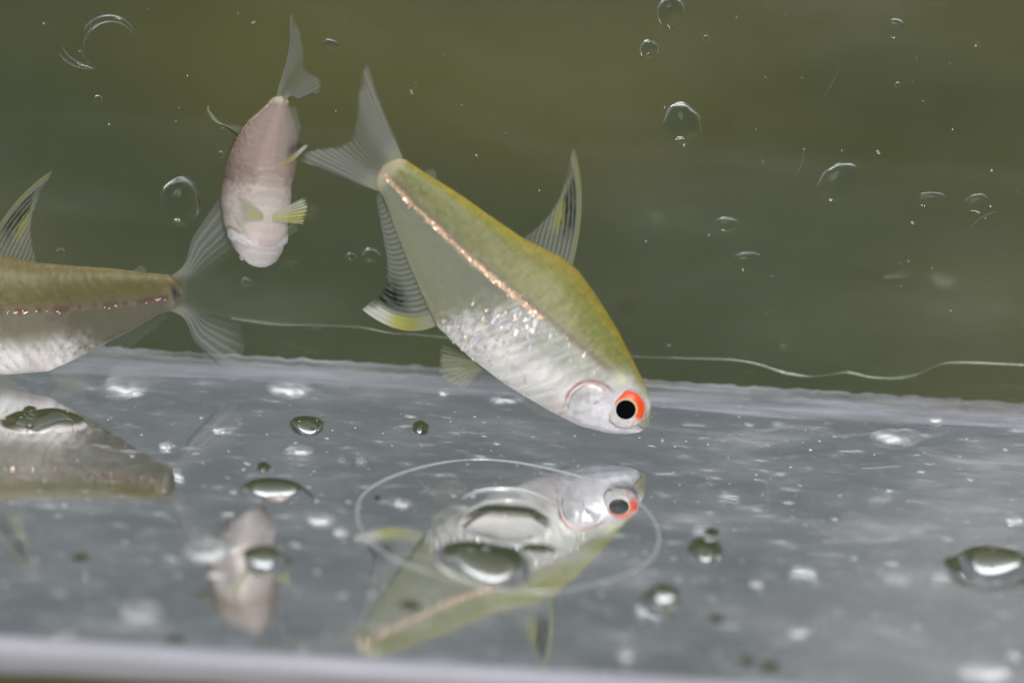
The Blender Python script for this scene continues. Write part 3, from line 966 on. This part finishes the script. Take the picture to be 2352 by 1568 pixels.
        for i in range(nr + 1):
            q = i / nr
            for k in range(na):
                a = 2 * math.pi * k / na
                ds, dt = 0.064 * q * math.cos(a) * (1 if math.cos(a) > 0 else .75), 0.060 * q * math.sin(a) * (1 if math.sin(a) > 0 else 1.2)
                s_, t_ = GILL[0] + ds, GILL[1] + dt
                lift = (0.0065 + .002 * float(vnoise(np.array([s_ * 55]), np.array([t_ * 55]), 61)[0])) * (1 - q ** 4) * sstep(-1.0, .3, math.cos(a)) - 0.0012
                v.append(pos(s_, t_, side * (float(surf_y(s_, t_)) + lift)))
                nz = vnoise(np.array([s_ * 120]), np.array([t_ * 120]), seed + 4)[0]
                nz2 = vnoise(np.array([s_ * 60 + t_ * 40]), np.array([t_ * 30]), seed + 6)[0]
                fr_ = sstep(.3, -.8, math.cos(a)) * sstep(.2, .8, q)
                base = np.array([0.70, 0.68, 0.70]) * (1 + (.25 * nz + .30 * nz2) * (1 - fr_) * (1 - .6 * q))
                rim = sstep(.86, .97, q) * sstep(.1, .6, math.cos(a) + .35 * math.sin(a))
                base = base * (1 - rim * .75) + np.array([0.33, 0.05, 0.06]) * rim * .75
                colr.append(np.clip(base, 0, .9))
        for i in range(nr):
            for k in range(na):
                a, b = i * na + k, i * na + (k + 1) % na
                f.append((a, b, b + na, a + na))
        mesh_obj('gill_cover', v, f, m_gill, root, cols=np.array(colr))
    # scale flakes, their glint mostly painted as bright colour
    if glints:
        v, f, colr = [], [], []
        k = 0
        while k < glints:
            mode = r.random()
            if mode < .50:                                # copper stripe
                s_ = r.uniform(.42, .985) if r.random() < .6 else r.uniform(.42, .62); t_ = float(f_line(s_)) - .005 + r.normal(0, .0030 + .006 * max(0, .6 - s_))
                cc_ = np.array([1.0, .70, .50]) * r.uniform(.75, 1)
                rr_ = r.uniform(.0010, .0024)
            elif mode < .88:                              # painted sparkle belt at the rear of the silver flank
                dnn = r.uniform(.05, .97)
                s_ = .485 + .10 * (dnn - .5) + r.normal(0, .042)
                if s_ < .30 or s_ > .62: continue
                t_ = float(f_line(s_)) * (1 - dnn) + float(f_bot(s_)) * dnn
                cc_ = np.array([[1, 1, 1], [1, .86, .75], [.92, .88, 1]][r.integers(3)]) * r.uniform(.6, 1)
                rr_ = abs(r.normal(0, .0018)) + .0014
            else:                                         # scattered along the line and belly edge
                s_ = r.uniform(.16, .5); dnn = r.choice([r.uniform(0, .25), r.uniform(.8, .97)])
                t_ = float(f_line(s_)) * (1 - dnn) + float(f_bot(s_)) * dnn
                cc_ = np.array([1, .9, .8]) * r.uniform(.5, .9)
                rr_ = r.uniform(.001, .0024)
            side = 1 if r.random() < .5 else -1
            yy = float(surf_y(s_, t_))
            e = .004
            gs = (float(surf_y(s_ + e, t_)) - float(surf_y(s_ - e, t_))) / (2 * e)
            gt = (float(surf_y(s_, t_ + e)) - float(surf_y(s_, t_ - e))) / (2 * e)
            tl = r.normal(0, .22, 2)
            an = r.normal(1.25, .25) if mode >= .5 else r.normal(.35, .5); st_ = r.uniform(1.0, 4.0)
            d1 = np.array([math.cos(an), math.sin(an)]) * rr_ * st_; d2 = np.array([-math.sin(an), math.cos(an)]) * rr_
            b0 = len(v)
            for q in range(6):
                a = q * math.pi / 3
                d = d1 * math.cos(a) + d2 * math.sin(a)
                yv = yy + max(-.8, min(.8, gs)) * d[0] + max(-.8, min(.8, gt)) * d[1] + .0016 + tl[0] * d[0] + tl[1] * d[1]
                v.append(pos(s_ + d[0], t_ + d[1], side * yv)); colr.append(cc_)
            f.append(tuple(range(b0, b0 + 6)))
            k += 1
        o = mesh_obj('painted_glints', v, f, m_flake, root, smooth=False, cols=np.array(colr))
        tag(o, kind='stuff')
    # fins
    def fin(name, base, mid, tip, rays, colfn, yfn, nv=26, per=7, shift=0.0, edge=None, scale=1.0, rot=0.0, amul=1.0, spread=0.0):
        Pm, U, V = quad_lerp(base, mid, tip, rays * per, nv)
        if shift:                                          # slide the fin along the back or the belly
            b_ = Pm[0:1]
            nb = np.stack([b_[..., 0] + shift, edge(b_[..., 0] + shift) + (b_[..., 1] - edge(b_[..., 0]))], -1)
            Pm = nb + (Pm - b_)
        if scale != 1.0:
            Pm = Pm + (Pm - Pm[0:1]) * (scale - 1)
        if rot or spread:                                            # swing the fin about its root, more towards the tip
            c_ = Pm[0].mean(0); d_ = Pm - c_; an_ = (rot + spread * (1 - 2 * U)) * sstep(0, .45, V)
            Pm = c_ + np.stack([d_[..., 0] * np.cos(an_) - d_[..., 1] * np.sin(an_), d_[..., 0] * np.sin(an_) + d_[..., 1] * np.cos(an_)], -1)
        ph = U * rays
        ray_ = np.exp(-(((ph - np.round(ph)) / .22) ** 2))
        col, al = colfn(U, V, ray_)
        s_, t_ = Pm[..., 0], Pm[..., 1]
        y_ = yfn(U, V, s_, t_) + .0012 * np.cos(ph * 2 * np.pi) * V
        vv = pos(s_, t_, y_).reshape(-1, 3)
        # frayed outer margin
        al = al * (1 - .75 * sstep(.90, 1.0, V + .05 * vnoise(U * rays * 1.0, U * 0, 3)))
        w_ = U.shape[1]
        fs = [(i * w_ + j, i * w_ + j + 1, (i + 1) * w_ + j + 1, (i + 1) * w_ + j) for i in range(U.shape[0] - 1) for j in range(w_ - 1)]
        return mesh_obj(name, vv, fs, m_fin, root, cols=np.clip(col, 0, 1).reshape(-1, 3), alpha=np.clip(al * fin_alpha * amul, 0, 1).ravel())
    G = np.array([0.46, 0.47, 0.46])
    def c_caudal(U, V, R_):
        col = mixc(np.zeros(U.shape + (3,)) + G, [0.58, 0.59, 0.58], R_ * .6)
        col = mixc(col, [0.50, 0.50, 0.30], (1 - sstep(.0, .25, V)) * .7)
        edge = np.maximum(np.exp(-(U / .012) ** 2), np.exp(-((1 - U) / .018) ** 2)) * sstep(.15, .4, V) * (1 - sstep(.75, .95, V))
        col = mixc(col, [0.04, 0.04, 0.05], edge * .85)
        dkr = (1 - R_) * .15
        col = col * (1 - dkr[..., None])
        al = .40 + .18 * R_ + .35 * (1 - sstep(.05, .30, V))
        lobes = np.abs(U - .5) * 2
        al = al * (.55 + .45 * sstep(.15, .6, lobes)) + edge * .4
        if dots:
            al = al * (.02 + .98 * sstep(.30, .85, lobes)) * (1 - .6 * sstep(.6, 1., V))
            bar = np.exp(-((V - .04) / .07) ** 2) * np.exp(-((U - .45) / .28) ** 2)
            col = mixc(col, [0.01, 0.01, 0.012], bar); al = np.maximum(al, bar)
        return col, al
    ycurl = lambda U, V, s, t: tail_curl * V * V + 0 * s
    tipc = STs([(842, 152), (830, 175), (822, 235), (816, 290), (806, 328), (768, 343), (733, 346), (700, 356), (690, 374)])
    midc = STs([(884, 262), (868, 280), (850, 320), (842, 355), (815, 372), (780, 385), (772, 402)])
    fin('caudal_fin', STs([(924, 361), (908, 378), (892, 398), (872, 440)]), midc, tipc, 20, c_caudal, ycurl, nv=30, scale=tail_scale, rot=tail_rot, spread=tail_spread)
    def c_dorsal(U, V, R_):
        col = mixc(np.zeros(U.shape + (3,)) + G, [0.66, 0.67, 0.62], R_ * .8)
        yel = np.exp(-((U - .42) / .14) ** 2) * sstep(.25, .5, V) * (1 - sstep(.8, 1, V))
        col = mixc(col, [0.52, 0.52, 0.10], yel * .8)
        blk = sstep(.07, .13, U) * (1 - sstep(.30, .42, U + .05 * vnoise(V * 20, U * 30, 8))) * sstep(.12, .38, V) * (1 - sstep(.78, .92, V))
        blk = np.clip(blk * (.95 - .55 * R_ * sstep(-.3, .6, 1 - V)) * (1 + .35 * vnoise(U * 60, V * 14, 15)), 0, 1)
        col = mixc(col, [0.012, 0.014, 0.010], blk)
        edge = 1 - sstep(.05, .09, U)
        col = mixc(col, [0.50, 0.50, 0.22], edge * .85)
        al = .25 + .35 * R_ + .35 * yel
        al = np.maximum(np.maximum(al * .85, blk * .88), edge * .5)
        return col, al * (1 - .3 * sstep(.5, 1, U))
    fin('dorsal_fin', STs([(1314, 612), (1292, 594), (1250, 572), (1200, 549)]), STs([(1336, 468), (1310, 490), (1265, 520), (1202, 546)]),
        STs([(1318, 338), (1311, 352), (1303, 400), (1288, 446), (1264, 488), (1235, 520), (1203, 544)]), 12, c_dorsal, lambda U, V, s, t: dorsal_tilt * V + .01 * V * V + 0 * s, shift=dorsal_shift, edge=f_top)
    def c_anal(U, V, R_):
        col = mixc(np.zeros(U.shape + (3,)) + np.array([.36, .38, .36]), [0.60, 0.62, 0.60], R_ * .7)
        lead = 1 - sstep(.085, .13, U)
        yw = mixc(np.zeros(U.shape + (3,)) + np.array([.62, .60, .18]), [0.84, 0.84, 0.76], sstep(.55, .8, V))
        yw = mixc(yw, [.62, .62, .45], 1 - sstep(.1, .35, V))
        col = mixc(col, yw, lead)
        blk = sstep(.11, .16, U) * (1 - sstep(.24, .48, U)) * sstep(.28, .6, V + .06 * R_)
        marg = sstep(.82, .92, V) * sstep(.12, .2, U) * .75
        dk = np.clip(np.maximum(blk * (.95 - .6 * R_ * (1.1 - V)), marg) * (1 + .4 * vnoise(U * 90, V * 10, 16)), 0, 1)
        col = mixc(col, [0.014, 0.015, 0.014], dk)
        al = .36 + .26 * R_
        al = np.maximum(np.maximum(al * .9, dk * .88), lead * (.55 + .25 * sstep(.3, .6, V)))
        return col, al * (1 - .25 * sstep(.75, 1, U))
    fin('anal_fin', STs([(1002, 748), (975, 692), (940, 612), (905, 522), (872, 444)]), STs([(920, 757), (926, 715), (925, 680), (905, 600), (884, 520), (866, 452)]),
        STs([(832, 712), (845, 700), (876, 678), (886, 640), (884, 580), (872, 510), (862, 450)]), 26, c_anal, lambda U, V, s, t: anal_tilt * V - .008 * V * V + 0 * s, per=6, shift=anal_shift, edge=f_bot, amul=anal_alpha)
    def c_pale(yel, a0):
        def fn(U, V, R_):
            col = mixc(np.zeros(U.shape + (3,)) + np.array([.50, .52, .42]), [.66, .68, .55], R_)
            col = mixc(col, [.66, .66, .12], yel * (np.exp(-((U - .3) / .3) ** 2)))
            return col, a0 * (.5 + .7 * R_) * (1 + yel)
        return fn
    fs_ = fin_scale or 1.0
    b0 = np.array(st(1108, 846)); b1 = np.array(st(1082, 824))
    tp = np.array([st(1066, 880), st(1030, 872), st(1008, 840), st(1012, 800)])
    tp = b0 + (tp - b0) * fs_
    sh_ = np.array([pelvic_shift, float(f_bot(b0[0] + pelvic_shift) - f_bot(b0[0]))])
    b0, b1, tp = b0 + sh_, b1 + sh_, tp + sh_
    for side in (1, -1):
        yb = 0.010 * side
        fin('pelvic_fin', np.array([b0, (b0 + b1) / 2, b1]), None, tp, 8, c_pale((.45 if side == 1 else .3) + .3 * (fs_ != 1), (.20 if fs_ == 1 else .5)),
            (lambda sd: (lambda U, V, s, t: sd * (.012 + .05 * V * fs_)))(side))
    pb = np.array([st(1316, 934), st(1300, 948), st(1298, 962)])
    pt = np.array([st(1240, 880), st(1200, 880), st(1196, 905), st(1222, 930)])
    for side in (1, -1):
        y0 = float(surf_y(*st(1305, 945)))
        fin('pectoral_fin', pb, None, pt, 9, c_pale(0.0, .10 if not fin_scale else .16),
            (lambda sd: (lambda U, V, s, t: sd * (y0 - .004 + .045 * V)))(side))
    def c_adip(U, V, R_):
        return np.zeros(U.shape + (3,)) + np.array([.40, .40, .34]), .35 + 0 * U
    fin('adipose_fin', STs([(1005, 417), (985, 405)]), None, STs([(1000, 392), (988, 388), (976, 392)]), 3, c_adip, lambda U, V, s, t: 0 * s, nv=8)
    return root

def frame(origin, ax, do):
    ax = Vector(ax).normalized()
    do = Vector(do); do = (do - do.dot(ax) * ax).normalized()
    la = do.cross(ax)
    return Matrix(((ax.x, la.x, do.x, origin.x), (ax.y, la.y, do.y, origin.y), (ax.z, la.z, do.z, origin.z), (0, 0, 0, 1)))

make_fish('olive and silver fish with red-topped eye diving through the centre', frame(NOSE, AX, DO), SLEN, 21, glints=1500, tail_curl=-.03)

# left fish: level, head beyond the left edge
y3 = on_floor(415, 893).y
T3 = at_depth(414, 670, y3)
N3 = at_depth(-385, 738, y3 - 0.001)
ax3 = T3 - N3
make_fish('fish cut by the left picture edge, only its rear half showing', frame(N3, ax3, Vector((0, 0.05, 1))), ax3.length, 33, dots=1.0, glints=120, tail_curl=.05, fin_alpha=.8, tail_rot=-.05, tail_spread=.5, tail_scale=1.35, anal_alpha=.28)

# pink fish: head down, throat and flank turned to the viewer
y2 = on_floor(590, 884).y
N2 = at_depth(594, 613, y2 - 0.001)
T2 = at_depth(646, 222, y2 + 0.004)
ax2 = T2 - N2
s2 = ax2.length
make_fish('pinkish fish hanging head down in the upper left', frame(N2, ax2, Vector((-0.45, 0.89, 0.0))), s2, 45, pinkish=1.0, glints=0,
          bend=lambda s: -0.09 * (np.sin(np.pi * np.clip(s, 0, 1.3))), fin_scale=1.35, width=lambda s: np.interp(s, [0, .03, .08, .14, .3, .5, .7, .85, 1.0], [2.9, 2.8, 2.55, 2.4, 2.3, 2.7, 4.3, 5.6, 3.0]), fin_alpha=1.1,
          dorsal_shift=.20, anal_shift=0.0, tail_scale=1.9, dorsal_tilt=-.06, anal_tilt=.03, tail_spread=.3, tail_rot=-.45, anal_alpha=.5, pelvic_shift=-.13)
